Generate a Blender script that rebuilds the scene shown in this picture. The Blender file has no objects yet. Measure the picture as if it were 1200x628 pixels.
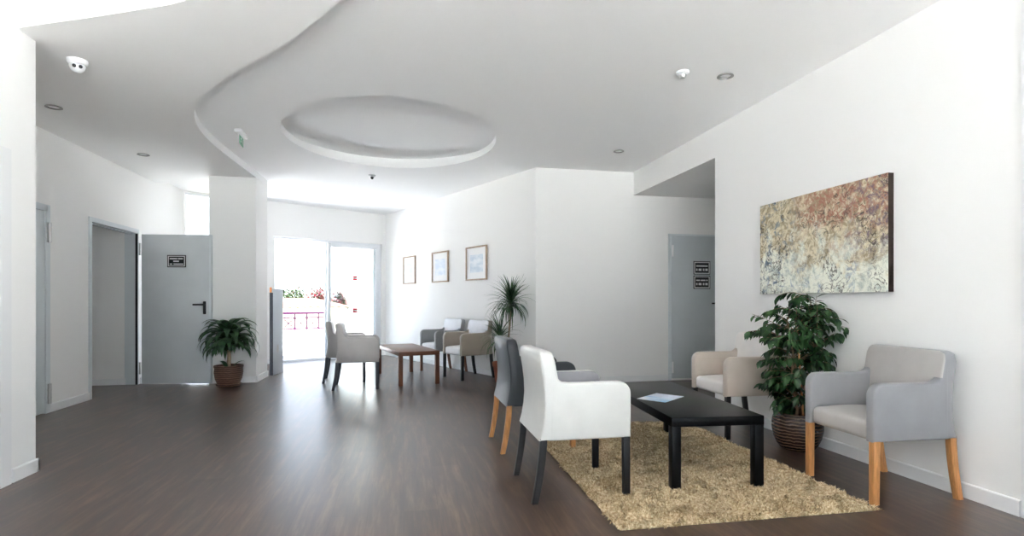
import bpy, bmesh, math, random
import numpy as np
from mathutils import Vector, Matrix
from mathutils.geometry import tessellate_polygon

PI = math.pi
C = bpy.context.scene.collection
random.seed(7)

# ------------------------------------------------------------------ materials
def srgb(r, g, b):
    f = lambda c: (c / 12.92) if c <= 0.04045 else ((c + 0.055) / 1.055) ** 2.4
    return (f(r / 255), f(g / 255), f(b / 255), 1)

def mat(name, col, rough=0.5, spec=0.5, metal=0.0, noise=0.0, nscale=20.0, bump=0.0, bscale=80.0, coat=0.0, stretch=None):
    m = bpy.data.materials.new(name); m.use_nodes = True
    nt = m.node_tree; n = nt.nodes; l = nt.links
    b = n['Principled BSDF']
    b.inputs['Base Color'].default_value = col
    b.inputs['Roughness'].default_value = rough
    b.inputs['Specular IOR Level'].default_value = spec
    b.inputs['Metallic'].default_value = metal
    b.inputs['Coat Weight'].default_value = coat
    tc = n.new('ShaderNodeTexCoord'); mp = n.new('ShaderNodeMapping')
    l.new(tc.outputs['Object'], mp.inputs['Vector'])
    if stretch: mp.inputs['Scale'].default_value = stretch
    if noise > 0:
        t = n.new('ShaderNodeTexNoise'); t.inputs['Scale'].default_value = nscale; t.inputs['Detail'].default_value = 6
        l.new(mp.outputs['Vector'], t.inputs['Vector'])
        r = n.new('ShaderNodeValToRGB')
        r.color_ramp.elements[0].position = 0.3; r.color_ramp.elements[1].position = 0.7
        lo = tuple(c * (1 - noise) for c in col[:3]) + (1,); hi = tuple(min(1, c * (1 + noise)) for c in col[:3]) + (1,)
        r.color_ramp.elements[0].color = lo; r.color_ramp.elements[1].color = hi
        l.new(t.outputs['Fac'], r.inputs['Fac']); l.new(r.outputs['Color'], b.inputs['Base Color'])
    if bump > 0:
        t2 = n.new('ShaderNodeTexNoise'); t2.inputs['Scale'].default_value = bscale; t2.inputs['Detail'].default_value = 4
        l.new(mp.outputs['Vector'], t2.inputs['Vector'])
        bp = n.new('ShaderNodeBump'); bp.inputs['Strength'].default_value = bump; bp.inputs['Distance'].default_value = 0.004
        l.new(t2.outputs['Fac'], bp.inputs['Height']); l.new(bp.outputs['Normal'], b.inputs['Normal'])
    return m

WALL = mat('wall_paint', (0.90, 0.895, 0.885, 1), 0.7, 0.25, bump=0.03, bscale=220)
CEIL = mat('ceiling_paint', (0.93, 0.93, 0.93, 1), 0.8, 0.2)
SOFF = mat('soffit_paint', (0.93, 0.925, 0.915, 1), 0.8, 0.2)
TRIM = mat('trim_white', (0.84, 0.845, 0.85, 1), 0.35, 0.5)
DOORG = mat('door_grey', srgb(196, 203, 207), 0.4, 0.4, noise=0.03, nscale=4)
DOORL = mat('door_pale_grey', srgb(216, 221, 224), 0.4, 0.4, noise=0.03, nscale=4)
FRAMEG = mat('frame_grey', srgb(220, 226, 229), 0.4, 0.4)
ALU = mat('white_aluminium', (0.80, 0.82, 0.85, 1), 0.3, 0.5)
STEEL = mat('steel', (0.6, 0.6, 0.6, 1), 0.3, 0.5, metal=0.9)
BLACKP = mat('black_plastic', (0.012, 0.012, 0.014, 1), 0.4, 0.5)
WHITEP = mat('white_plastic', (0.82, 0.82, 0.83, 1), 0.35, 0.5)
LENS = mat('dark_lens', (0.01, 0.01, 0.012, 1), 0.1, 0.6)
RING = mat('brushed_ring', srgb(142, 140, 138), 0.4, 0.5)
GREEN = mat('sign_green', srgb(96, 180, 142), 0.5)
RED = mat('sticker_red', srgb(225, 40, 60), 0.5)
PALEB = mat('pale_blue_mark', srgb(190, 215, 235), 0.5)
BLKWOOD = mat('black_brown_wood', (0.005, 0.0045, 0.0045, 1), 0.34, 0.18, noise=0.3, nscale=18, bump=0.08, bscale=60, stretch=(8, 1, 8))
WALNUT = mat('walnut', srgb(110, 66, 44), 0.4, 0.45, noise=0.25, nscale=14, stretch=(6, 1, 6))
BLKLEG = mat('dark_leg_wood', srgb(34, 31, 31), 0.4, 0.5, noise=0.2, nscale=20, stretch=(6, 6, 1))
GREYLEG = mat('grey_leg_wood', srgb(56, 58, 66), 0.4, 0.5, noise=0.2, nscale=20, stretch=(6, 6, 1))
OAK = mat('honey_leg_wood', srgb(196, 138, 84), 0.4, 0.45, noise=0.22, nscale=16, stretch=(7, 7, 0.8))
BRNLEG = mat('brown_leg_wood', srgb(128, 84, 60), 0.4, 0.45, noise=0.22, nscale=16, stretch=(7, 7, 0.8))

def leather(name, rgb, rough=0.36): return mat(name, srgb(*rgb), rough, 0.5, noise=0.04, nscale=9, bump=0.12, bscale=260)
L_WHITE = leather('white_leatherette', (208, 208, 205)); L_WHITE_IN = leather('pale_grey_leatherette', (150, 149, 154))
L_DARK = leather('charcoal_leatherette', (52, 55, 60), 0.34)
L_GREY = leather('grey_leatherette', (146, 146, 149)); L_GREY_GLARE = leather('grey_leatherette_glare', (180, 176, 173))  # second grey is the same leatherette with window sheen painted in
L_BEIGE = leather('cream_leatherette', (196, 184, 173)); L_BEIGE_GLARE = leather('cream_leatherette_glare', (226, 222, 219))  # second tone: the cream upholstery lightened to imitate window glare
L_STONE = leather('stone_leatherette', (186, 181, 179)); L_TAUPE = leather('taupe_leatherette', (160, 149, 137))
L_MID = leather('mid_grey_leatherette', (140, 142, 144)); L_PALE_GLARE = leather('pale_leatherette_glare', (226, 226, 230), 0.3)  # last one paints window glare on the taupe and mid grey chairs

def floor_mat():
    m = bpy.data.materials.new('dark_wood_planks'); m.use_nodes = True
    nt = m.node_tree; n = nt.nodes; l = nt.links; b = n['Principled BSDF']
    tc = n.new('ShaderNodeTexCoord')
    mp = n.new('ShaderNodeMapping'); mp.inputs['Rotation'].default_value = (0, 0, PI / 2)
    l.new(tc.outputs['Object'], mp.inputs['Vector'])
    br = n.new('ShaderNodeTexBrick'); br.inputs['Scale'].default_value = 1.0
    br.inputs['Brick Width'].default_value = 1.25; br.inputs['Row Height'].default_value = 0.185
    br.inputs['Mortar Size'].default_value = 0.0015; br.offset = 0.37
    br.inputs['Color1'].default_value = (0.3, 0.3, 0.3, 1); br.inputs['Color2'].default_value = (0.75, 0.75, 0.75, 1)
    br.inputs['Mortar'].default_value = (0.15, 0.15, 0.15, 1)
    l.new(mp.outputs['Vector'], br.inputs['Vector'])
    mp2 = n.new('ShaderNodeMapping'); mp2.inputs['Scale'].default_value = (7, .6, 1)
    l.new(tc.outputs['Object'], mp2.inputs['Vector'])
    gr = n.new('ShaderNodeTexNoise'); gr.inputs['Scale'].default_value = 3.0; gr.inputs['Detail'].default_value = 9; gr.inputs['Roughness'].default_value = 0.65
    gr.inputs['Distortion'].default_value = 0.3
    l.new(mp2.outputs['Vector'], gr.inputs['Vector'])
    ramp = n.new('ShaderNodeValToRGB')
    ramp.color_ramp.elements[0].position = 0.3; ramp.color_ramp.elements[0].color = srgb(52, 38, 31)
    ramp.color_ramp.elements[1].position = 0.72; ramp.color_ramp.elements[1].color = srgb(104, 82, 67)
    e = ramp.color_ramp.elements.new(0.5); e.color = srgb(72, 54, 44)
    l.new(gr.outputs['Fac'], ramp.inputs['Fac'])
    mul = n.new('ShaderNodeMix'); mul.data_type = 'RGBA'; mul.blend_type = 'OVERLAY'; mul.inputs[0].default_value = 0.4
    l.new(ramp.outputs['Color'], mul.inputs[6]); l.new(br.outputs['Color'], mul.inputs[7])
    l.new(mul.outputs[2], b.inputs['Base Color'])
    rr = n.new('ShaderNodeMapRange'); rr.inputs[3].default_value = 0.34; rr.inputs[4].default_value = 0.46
    l.new(gr.outputs['Fac'], rr.inputs[0]); l.new(rr.outputs[0], b.inputs['Roughness'])
    b.inputs['Specular IOR Level'].default_value = 0.5
    b.inputs['Coat Weight'].default_value = 0.5; b.inputs['Coat Roughness'].default_value = 0.26
    bp = n.new('ShaderNodeBump'); bp.inputs['Strength'].default_value = 0.12; bp.inputs['Distance'].default_value = 0.003
    l.new(gr.outputs['Fac'], bp.inputs['Height']); l.new(bp.outputs['Normal'], b.inputs['Normal'])
    return m
FLOOR = floor_mat()

def glass_mat():
    m = bpy.data.materials.new('clear_glass'); m.use_nodes = True
    nt = m.node_tree; n = nt.nodes; l = nt.links
    n.remove(n['Principled BSDF'])
    out = n['Material Output']
    t = n.new('ShaderNodeBsdfTransparent'); t.inputs[0].default_value = (0.95, 0.97, 0.97, 1)
    g = n.new('ShaderNodeBsdfGlossy'); g.inputs['Roughness'].default_value = 0.02
    f = n.new('ShaderNodeFresnel'); f.inputs['IOR'].default_value = 1.45
    mx = n.new('ShaderNodeMixShader')
    l.new(f.outputs[0], mx.inputs[0]); l.new(t.outputs[0], mx.inputs[1]); l.new(g.outputs[0], mx.inputs[2])
    l.new(mx.outputs[0], out.inputs['Surface'])
    return m
GLASS = glass_mat()

def leaf_mat(name, a, bcol, rough=0.35, trans=0.15):
    m = bpy.data.materials.new(name); m.use_nodes = True
    nt = m.node_tree; n = nt.nodes; l = nt.links; b = n['Principled BSDF']
    tc = n.new('ShaderNodeTexCoord'); t = n.new('ShaderNodeTexNoise'); t.inputs['Scale'].default_value = 14
    l.new(tc.outputs['Object'], t.inputs['Vector'])
    r = n.new('ShaderNodeValToRGB'); r.color_ramp.elements[0].position = 0.35; r.color_ramp.elements[1].position = 0.68
    r.color_ramp.elements[0].color = srgb(*a); r.color_ramp.elements[1].color = srgb(*bcol)
    l.new(t.outputs['Fac'], r.inputs['Fac']); l.new(r.outputs['Color'], b.inputs['Base Color'])
    b.inputs['Roughness'].default_value = rough
    tr = n.new('ShaderNodeBsdfTranslucent'); l.new(r.outputs['Color'], tr.inputs['Color'])
    mx = n.new('ShaderNodeMixShader'); mx.inputs[0].default_value = trans
    l.new(b.outputs[0], mx.inputs[1]); l.new(tr.outputs[0], mx.inputs[2]); l.new(mx.outputs[0], n['Material Output'].inputs['Surface'])
    return m
FICUS = leaf_mat('ficus_leaf', (26, 48, 30), (66, 100, 58), 0.24)
CORN = leaf_mat('corn_plant_leaf', (34, 64, 40), (72, 112, 66), 0.3)
SPIKY = leaf_mat('spiky_leaf', (44, 70, 46), (92, 124, 84), 0.4)
BUSH = leaf_mat('bush_leaf', (16, 36, 14), (40, 62, 24), 0.7, 0.1)
BUSHP = leaf_mat('oleander_leaf', (18, 36, 20), (46, 60, 34), 0.7, 0.1)
PINK = leaf_mat('pink_blossom', (84, 16, 34), (110, 34, 50), 0.7, 0.1)
BARK = mat('bark', srgb(120, 98, 74), 0.8, 0.2, noise=0.3, nscale=40, bump=0.4, bscale=60)
CANE = mat('cane_bark', srgb(165, 145, 120), 0.8, 0.2, noise=0.25, nscale=40, bump=0.4, bscale=60)
SOIL = mat('potting_soil', srgb(50, 38, 30), 0.95, 0.1, noise=0.4, nscale=60, bump=0.8, bscale=90)
TERRA = mat('terracotta', srgb(158, 92, 66), 0.6, 0.3, noise=0.15, nscale=12)

def ribbed_glaze(name, dark, light, scale, rough=0.35):
    m = bpy.data.materials.new(name); m.use_nodes = True
    nt = m.node_tree; n = nt.nodes; l = nt.links; b = n['Principled BSDF']
    tc = n.new('ShaderNodeTexCoord'); w = n.new('ShaderNodeTexWave'); w.bands_direction = 'Z'
    w.inputs['Scale'].default_value = scale; w.inputs['Distortion'].default_value = 3.0; w.inputs['Detail'].default_value = 3
    w.inputs['Detail Scale'].default_value = 1.5
    l.new(tc.outputs['Object'], w.inputs['Vector'])
    r = n.new('ShaderNodeValToRGB'); r.color_ramp.elements[0].color = srgb(*dark); r.color_ramp.elements[1].color = srgb(*light)
    r.color_ramp.elements[0].position = 0.5; r.color_ramp.elements[1].position = 1.0
    l.new(w.outputs['Fac'], r.inputs['Fac']); l.new(r.outputs['Color'], b.inputs['Base Color'])
    b.inputs['Roughness'].default_value = rough
    bp = n.new('ShaderNodeBump'); bp.inputs['Strength'].default_value = 0.5; bp.inputs['Distance'].default_value = 0.004
    l.new(w.outputs['Fac'], bp.inputs['Height']); l.new(bp.outputs['Normal'], b.inputs['Normal'])
    return m
POT_DARK = ribbed_glaze('brown_ribbed_glaze', (48, 32, 27), (118, 92, 74), 13, .25)
POT_MID = ribbed_glaze('brown_ribbed_clay', (84, 58, 46), (140, 108, 88), 12, 0.45)

def rug_mat():
    m = bpy.data.materials.new('shaggy_wool'); m.use_nodes = True
    nt = m.node_tree; n = nt.nodes; l = nt.links; b = n['Principled BSDF']
    tc = n.new('ShaderNodeTexCoord')
    a = n.new('ShaderNodeTexNoise'); a.inputs['Scale'].default_value = 70; a.inputs['Detail'].default_value = 3
    l.new(tc.outputs['Object'], a.inputs['Vector'])
    r = n.new('ShaderNodeValToRGB'); r.color_ramp.elements[0].position = 0.3; r.color_ramp.elements[1].position = 0.7
    r.color_ramp.elements[0].color = srgb(164, 134, 92); r.color_ramp.elements[1].color = srgb(242, 226, 192)
    l.new(a.outputs['Fac'], r.inputs['Fac'])
    l.new(r.outputs['Color'], b.inputs['Base Color'])
    b.inputs['Roughness'].default_value = 0.85; b.inputs['Specular IOR Level'].default_value = 0.2
    return m
RUG = rug_mat()

def canvas_mat():
    m = bpy.data.materials.new('abstract_canvas'); m.use_nodes = True
    nt = m.node_tree; n = nt.nodes; l = nt.links; b = n['Principled BSDF']
    tc = n.new('ShaderNodeTexCoord'); sp = n.new('ShaderNodeSeparateXYZ'); l.new(tc.outputs['Generated'], sp.inputs[0])
    def noise(scale, detail=8, dist=0.0, off=0.0, rough=0.6):
        mp = n.new('ShaderNodeMapping'); mp.inputs['Location'].default_value = (off, off * 1.7, off * 0.3)
        l.new(tc.outputs['Object'], mp.inputs['Vector'])
        t = n.new('ShaderNodeTexNoise'); t.inputs['Scale'].default_value = scale; t.inputs['Detail'].default_value = detail
        t.inputs['Distortion'].default_value = dist; t.inputs['Roughness'].default_value = rough
        l.new(mp.outputs['Vector'], t.inputs['Vector']); return t.outputs['Fac']
    def math2(op, x, y):
        q = n.new('ShaderNodeMath'); q.operation = op
        for i, v in enumerate((x, y)):
            if isinstance(v, (int, float)): q.inputs[i].default_value = v
            else: l.new(v, q.inputs[i])
        return q.outputs[0]
    def mix(f, c1, c2):
        q = n.new('ShaderNodeMix'); q.data_type = 'RGBA'
        if isinstance(f, (int, float)): q.inputs[0].default_value = f
        else: l.new(f, q.inputs[0])
        for i, v in ((6, c1), (7, c2)):
            if isinstance(v, tuple): q.inputs[i].default_value = v
            else: l.new(v, q.inputs[i])
        return q.outputs[2]
    def sm(x, lo, hi):
        q = n.new('ShaderNodeMapRange'); q.interpolation_type = 'SMOOTHSTEP'
        l.new(x, q.inputs[0]); q.inputs[1].default_value = lo; q.inputs[2].default_value = hi; return q.outputs[0]
    Z = sp.outputs['Z']; U = math2('SUBTRACT', 1.0, sp.outputs['Y'])      # U runs from the far end to the near end of the canvas
    base = mix(sm(noise(15, 10, 0.8, 3, .7), 0.42, 0.6), srgb(226, 214, 184), srgb(164, 148, 116))
    low = mix(sm(noise(13, 10, 0.8, 8, .7), 0.46, 0.66), srgb(240, 240, 226), srgb(186, 194, 184))
    col = mix(sm(math2('ADD', Z, math2('MULTIPLY', math2('SUBTRACT', noise(4, 8, 0.5, 1, .7), 0.5), 2.2)), 0.22, 0.52), low, base)
    redm = math2('MULTIPLY', sm(math2('ADD', Z, math2('MULTIPLY', math2('SUBTRACT', noise(6, 5, 0.2, 5), 0.5), 1.1)), 0.42, 0.72), sm(U, 0.22, 0.5))
    col = mix(math2('MULTIPLY', redm, sm(noise(20, 10, 1.0, 11, .7), 0.38, 0.6)), col, srgb(172, 120, 98))
    mauve = math2('MULTIPLY', sm(U, 0.62, 0.9), sm(noise(18, 10, 0.8, 15, .7), 0.46, 0.62))
    col = mix(math2('MULTIPLY', mauve, sm(Z, 0.2, 0.5)), col, srgb(120, 100, 112))
    blue = math2('MULTIPLY', sm(math2('SUBTRACT', 1.0, U), 0.55, 0.85), sm(noise(14, 10, 0.9, 19, .7), 0.5, 0.64))
    col = mix(blue, col, srgb(104, 122, 138))
    blue2 = math2('MULTIPLY', sm(math2('SUBTRACT', 1.0, Z), 0.55, 0.9), sm(noise(11, 10, 0.9, 23, .7), 0.55, 0.68))
    col = mix(blue2, col, srgb(140, 158, 178))
    # dark crackle
    ck = n.new('ShaderNodeTexNoise'); ck.inputs['Scale'].default_value = 9; ck.inputs['Detail'].default_value = 10; ck.inputs['Distortion'].default_value = 1.8
    l.new(tc.outputs['Object'], ck.inputs['Vector'])
    ridge = math2('ABSOLUTE', math2('SUBTRACT', ck.outputs['Fac'], 0.5), 0)
    line = math2('SUBTRACT', 1.0, sm(ridge, 0.006, 0.035))
    line = math2('MULTIPLY', line, sm(noise(5, 3, 0, 29), 0.42, 0.6))
    col = mix(math2('MULTIPLY', line, 0.85), col, srgb(62, 54, 46))
    col = mix(math2('MULTIPLY', sm(noise(42, 6, 0.6, 37, .7), 0.55, 0.72), 0.55), col, srgb(96, 80, 62))
    col = mix(math2('MULTIPLY', sm(noise(50, 6, 0.6, 41, .7), 0.58, 0.7), 0.7), col, srgb(240, 232, 208))
    l.new(col, b.inputs['Base Color'])
    b.inputs['Roughness'].default_value = 0.6
    bp = n.new('ShaderNodeBump'); bp.inputs['Strength'].default_value = 0.7; bp.inputs['Distance'].default_value = 0.006
    l.new(noise(26, 10, 1.6, 2), bp.inputs['Height']); l.new(bp.outputs['Normal'], b.inputs['Normal'])
    return m
CANVAS = canvas_mat()
CANVEDGE = mat('canvas_edge', srgb(42, 30, 24), 0.7, 0.3, noise=0.3, nscale=30)
PICFRAME = mat('pale_oak_frame', srgb(172, 152, 132), 0.45, 0.4, noise=0.15, nscale=20)
MAT_W = mat('mount_board', (0.86, 0.87, 0.88, 1), 0.7, 0.2)
def print_mat(name, c1, c2, off):
    m = bpy.data.materials.new(name); m.use_nodes = True
    nt = m.node_tree; n = nt.nodes; l = nt.links; b = n['Principled BSDF']
    tc = n.new('ShaderNodeTexCoord'); mp = n.new('ShaderNodeMapping'); mp.inputs['Location'].default_value = (off, 0, off); mp.inputs['Scale'].default_value = (3, 3, 7)
    l.new(tc.outputs['Object'], mp.inputs['Vector'])
    t = n.new('ShaderNodeTexNoise'); t.inputs['Scale'].default_value = 1.6; t.inputs['Detail'].default_value = 5
    l.new(mp.outputs['Vector'], t.inputs['Vector'])
    r = n.new('ShaderNodeValToRGB'); r.color_ramp.elements[0].position = 0.38; r.color_ramp.elements[1].position = 0.62
    r.color_ramp.elements[0].color = srgb(*c1); r.color_ramp.elements[1].color = srgb(*c2)
    l.new(t.outputs['Fac'], r.inputs['Fac']); l.new(r.outputs['Color'], b.inputs['Base Color']); b.inputs['Roughness'].default_value = 0.4
    return m

# ------------------------------------------------------------------ mesh helpers
def link(name, bm, m, parent=None, smooth=40):
    me = bpy.data.meshes.new(name)
    bmesh.ops.recalc_face_normals(bm, faces=bm.faces[:])
    bm.to_mesh(me); bm.free()
    return linkme(name, me, m, parent, smooth)

def linkme(name, me, m, parent=None, smooth=40):
    for mm in (m if isinstance(m, (list, tuple)) else [m]): me.materials.append(mm)
    if smooth:
        for p in me.polygons: p.use_smooth = True
        me.set_sharp_from_angle(angle=math.radians(smooth))
    o = bpy.data.objects.new(name, me); C.objects.link(o)
    if parent: o.parent = parent
    return o

def empty(name, label, cat, loc=(0, 0, 0), rz=0, group=None):
    o = bpy.data.objects.new(name, None); C.objects.link(o); o.empty_display_size = 0.1
    o.location = loc; o.rotation_euler = (0, 0, rz)
    return tag(o, label, cat, group)

def tag(o, label, cat, group=None):
    o['label'] = label; o['category'] = cat
    if group: o['group'] = group
    return o

def struct(o, label=None, cat=None):
    o['kind'] = 'structure'
    if label: o['label'] = label
    if cat: o['category'] = cat
    return o

def merge(bm, b2, M=None):
    if M is not None: bmesh.ops.transform(b2, matrix=M, verts=b2.verts[:])
    me = bpy.data.meshes.new('tmp'); b2.to_mesh(me); b2.free(); bm.from_mesh(me); bpy.data.meshes.remove(me)

def box(bm, lo, hi, bev=0.0, M=None, seg=2):
    b2 = bmesh.new()
    x0, y0, z0 = lo; x1, y1, z1 = hi
    v = [b2.verts.new(p) for p in ((x0,y0,z0),(x1,y0,z0),(x1,y1,z0),(x0,y1,z0),(x0,y0,z1),(x1,y0,z1),(x1,y1,z1),(x0,y1,z1))]
    for f in ((3,2,1,0),(4,5,6,7),(0,1,5,4),(1,2,6,5),(2,3,7,6),(3,0,4,7)): b2.faces.new([v[i] for i in f])
    if bev > 0: bmesh.ops.bevel(b2, geom=b2.edges[:], offset=bev, segments=seg, profile=0.5, affect='EDGES')
    merge(bm, b2, M); return bm

def BX(lo, hi, bev=0.0, M=None, seg=2): return box(bmesh.new(), lo, hi, bev, M, seg)

def prism(bm, pts, a, b, axis='y', bev=0.0, M=None, seg=3):
    """extrude a 2-D outline (u,v): axis y -> (u, *, v); axis z -> (u, v, *); axis x -> (*, u, v)"""
    b2 = bmesh.new()
    def P(u, v, w): return (u, w, v) if axis == 'y' else (u, v, w) if axis == 'z' else (w, u, v)
    A = [b2.verts.new(P(u, v, a)) for u, v in pts]; B = [b2.verts.new(P(u, v, b)) for u, v in pts]
    fa = b2.faces.new(A); fb = b2.faces.new(B[::-1]); k = len(pts)
    for i in range(k): b2.faces.new((A[i], B[i], B[(i + 1) % k], A[(i + 1) % k]))
    bmesh.ops.recalc_face_normals(b2, faces=b2.faces[:])
    if bev > 0:
        es = [e for e in b2.edges if fa in e.link_faces or fb in e.link_faces]
        bmesh.ops.bevel(b2, geom=es, offset=bev, segments=seg, profile=0.5, affect='EDGES')
    ng = [f for f in b2.faces if len(f.verts) > 4]
    if ng: bmesh.ops.triangulate(b2, faces=ng)
    merge(bm, b2, M); return bm

def lathe(bm, prof, n=40, M=None):
    b2 = bmesh.new(); rings = []
    for r, z in prof:
        if r < 1e-5: rings.append([b2.verts.new((0, 0, z))])
        else: rings.append([b2.verts.new((r * math.cos(2 * PI * i / n), r * math.sin(2 * PI * i / n), z)) for i in range(n)])
    for a, b in zip(rings, rings[1:]):
        for i in range(n):
            j = (i + 1) % n
            if len(a) == 1 and len(b) == 1: continue
            if len(a) == 1: b2.faces.new((a[0], b[i], b[j]))
            elif len(b) == 1: b2.faces.new((a[i], a[j], b[0]))
            else: b2.faces.new((a[i], a[j], b[j], b[i]))
    merge(bm, b2, M); return bm

def tube(bm, pts, rad, n=8):
    pts = [Vector(p) for p in pts]; k = len(pts)
    if not isinstance(rad, (list, tuple)): rad = [rad] * k
    rings = []; prev = None
    for i, p in enumerate(pts):
        t = (pts[min(i + 1, k - 1)] - pts[max(i - 1, 0)]).normalized()
        ref = prev if prev is not None else (Vector((0, 0, 1)) if abs(t.z) < 0.9 else Vector((1, 0, 0)))
        u = (ref - t * ref.dot(t)).normalized(); w = t.cross(u); prev = u
        rings.append([bm.verts.new(p + (u * math.cos(2 * PI * j / n) + w * math.sin(2 * PI * j / n)) * rad[i]) for j in range(n)])
    for a, b in zip(rings, rings[1:]):
        for j in range(n): bm.faces.new((a[j], a[(j + 1) % n], b[(j + 1) % n], b[j]))
    bm.faces.new(rings[0][::-1]); bm.faces.new(rings[-1])
    return bm

def poly_plate(bm, outer, holes, z0, z1=None):
    """horizontal plate with holes; with z1, a closed slab"""
    loops = [outer] + holes
    allp = [p for lp in loops for p in lp]
    tris = tessellate_polygon([[Vector((p[0], p[1], 0)) for p in lp] for lp in loops])
    va = [bm.verts.new((p[0], p[1], z0)) for p in allp]
    for t in tris: bm.faces.new([va[i] for i in t])
    if z1 is not None:
        vb = [bm.verts.new((p[0], p[1], z1)) for p in allp]
        for t in tris: bm.faces.new([vb[i] for i in t][::-1])
        k = 0
        for lp in loops:
            m = len(lp)
            for i in range(m):
                a, b = k + i, k + (i + 1) % m
                bm.faces.new((va[a], va[b], vb[b], vb[a]))
            k += m
    return bm

def slab(x0, y0, x1, y1, z0, z1): return BX((x0, y0, z0), (x1, y1, z1))

def strap(bm, base, az, el, length, width, droop, n=9, fold=0.25, tip=2.2, twist=0.0):
    """an arching strap leaf: starts at elevation el and bends down"""
    p = Vector(base); ds = length / n
    rows = []
    for i in range(n + 1):
        s = i / n
        e = el - droop * s ** 1.3
        d = Vector((math.cos(az) * math.cos(e), math.sin(az) * math.cos(e), math.sin(e)))
        side = Vector((-math.sin(az), math.cos(az), 0))
        nrm = d.cross(side) * -1
        if twist: side = (side * math.cos(twist * s) + nrm * math.sin(twist * s))
        w = width * 0.5 * (min(1, 0.45 + s * 2.2)) * (1 - s ** tip) + 0.0008
        rows.append((bm.verts.new(p - side * w + nrm * w * fold), bm.verts.new(p), bm.verts.new(p + side * w + nrm * w * fold)))
        p = p + d * ds
    for a, b in zip(rows, rows[1:]):
        bm.faces.new((a[0], a[1], b[1], b[0])); bm.faces.new((a[1], a[2], b[2], b[1]))

def ovate(bm, base, d, up, length, width):
    d = d.normalized(); side = d.cross(up)
    if side.length < 1e-3: side = Vector((1, 0, 0))
    side.normalize(); nrm = side.cross(d).normalized()
    prev = None
    for s, w in ((0, .05), (.25, .8), (.5, 1), (.75, .62), (1, .02)):
        c = base + d * length * s - nrm * length * 0.16 * s * s
        hw = width * 0.5 * w
        row = (bm.verts.new(c - side * hw + nrm * hw * .3), bm.verts.new(c), bm.verts.new(c + side * hw + nrm * hw * .3))
        if prev:
            bm.faces.new((prev[0], prev[1], row[1], row[0])); bm.faces.new((prev[1], prev[2], row[2], row[1]))
        prev = row

# ------------------------------------------------------------------ the room
ZC, ZS, ZT = 2.92, 2.83, 4.1          # main ceiling, soffit, top of the shell
XR, XL, XP, YB = 3.15, -3.51, -2.375, 7.15
A = Vector((1.745, 7.15, 0)); B = Vector((-0.367, 11.70, 0)); CC = Vector((-2.409, 10.431, 0))
e = (CC - B).normalized(); nf = Vector((e.y, -e.x, 0))      # along the far wall (to the left); outwards
if nf.y < 0: nf = -nf
sL = (XL - B.x) / e.x                                       # where the far wall meets the left wall
fL = B + e * sL
pw = (B - A).normalized(); pn = Vector((pw.y, -pw.x, 0))    # along the picture wall, and away from the room
if pn.x < 0: pn = -pn
YN = -3.6

def frame_mat(o, ex, ez=(0, 0, 1)):
    ex = Vector(ex).normalized(); ez = Vector(ez); ey = ez.cross(ex)
    M = Matrix.Identity(4)
    for i, v in enumerate((ex, ey, ez)):
        for r in range(3): M[r][i] = v[r]
    M.translation = o
    return M
MF = frame_mat(B, -e)         # x local: from B to the right is +, so the far wall lies at x<0; y local = outwards?
if (MF.to_3x3() @ Vector((0, 1, 0))).dot(nf) < 0:
    raise SystemExit('far wall frame')
MP = frame_mat(A, -pw)        # picture wall: local x<0 runs from A to B; local y: sign checked
sgnp = 1 if (MP.to_3x3() @ Vector((0, 1, 0))).dot(pn) > 0 else -1

# floor
fo = [(-5.3, YN - .2), (5.4, YN - .2), (5.4, YB + .1), (A.x + .1, YB + .1), (B.x + .12, B.y + .02), (fL.x - .1, fL.y - .02), (-5.3, fL.y)]
struct(link('floor', poly_plate(bmesh.new(), fo, [], 0.0, -0.12), FLOOR, smooth=0))

def wall(name, bm, m=WALL): return struct(link(name, bm, m, smooth=0))
# right wall, niche beam, niche side
bm = slab(XR, 1.05, XR + .2, 1.38, 0, ZT); box(bm, (XR, YN, 0), (XR + .2, -3.2, ZT)); box(bm, (XR, -3.2, 2.7), (XR + .2, 1.05, ZT)); box(bm, (XR, -3.2, 0), (XR + .2, 1.05, .12)); box(bm, (XR, 2.24, 0), (XR + .2, 5.116, ZT)); box(bm, (XR, 1.38, 2.62), (XR + .2, 2.24, ZT))
box(bm, (XR + .05, 1.30, 0), (XR + .2, 2.3, 2.62))
wall('wall_right', bm)
bm = slab(XR, 5.116, XR + .2, YB, 2.6, ZT); box(bm, (XR + .2, 5.116, 2.6), (5.3, YB, 2.75))
wall('wall_niche_lintel', bm)
bm = slab(5.1, 4.9, 5.3, YB + .2, 0, ZT); box(bm, (XR + .2, 4.9, 0), (5.3, 5.116, ZT)); wall('wall_niche', bm)
# back wall
wall('wall_back', slab(A.x, YB, 5.3, YB + .2, 0, ZT))
# picture wall
wall('wall_picture', BX((-(B - A).length - .2, 0 if sgnp > 0 else -.2, 0), (0, .2 if sgnp > 0 else 0, ZT), M=MP))
# far wall with the sliding door opening, local x from -sL to 0
s0, s1, zt = 0.09, 2.27, 2.30
bm = BX((-s0, 0, 0), (.15, .22, ZT), M=MF); box(bm, (-sL - .2, 0, 0), (-3.69, .22, ZT), M=MF); box(bm, (-2.72, 0, 0), (-s1, .22, ZT), M=MF); box(bm, (-3.69, 0, 2.90), (-2.72, .22, ZT), M=MF); box(bm, (-s1, 0, zt), (-s0, .22, ZT), M=MF)
wall('wall_far', bm)
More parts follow.
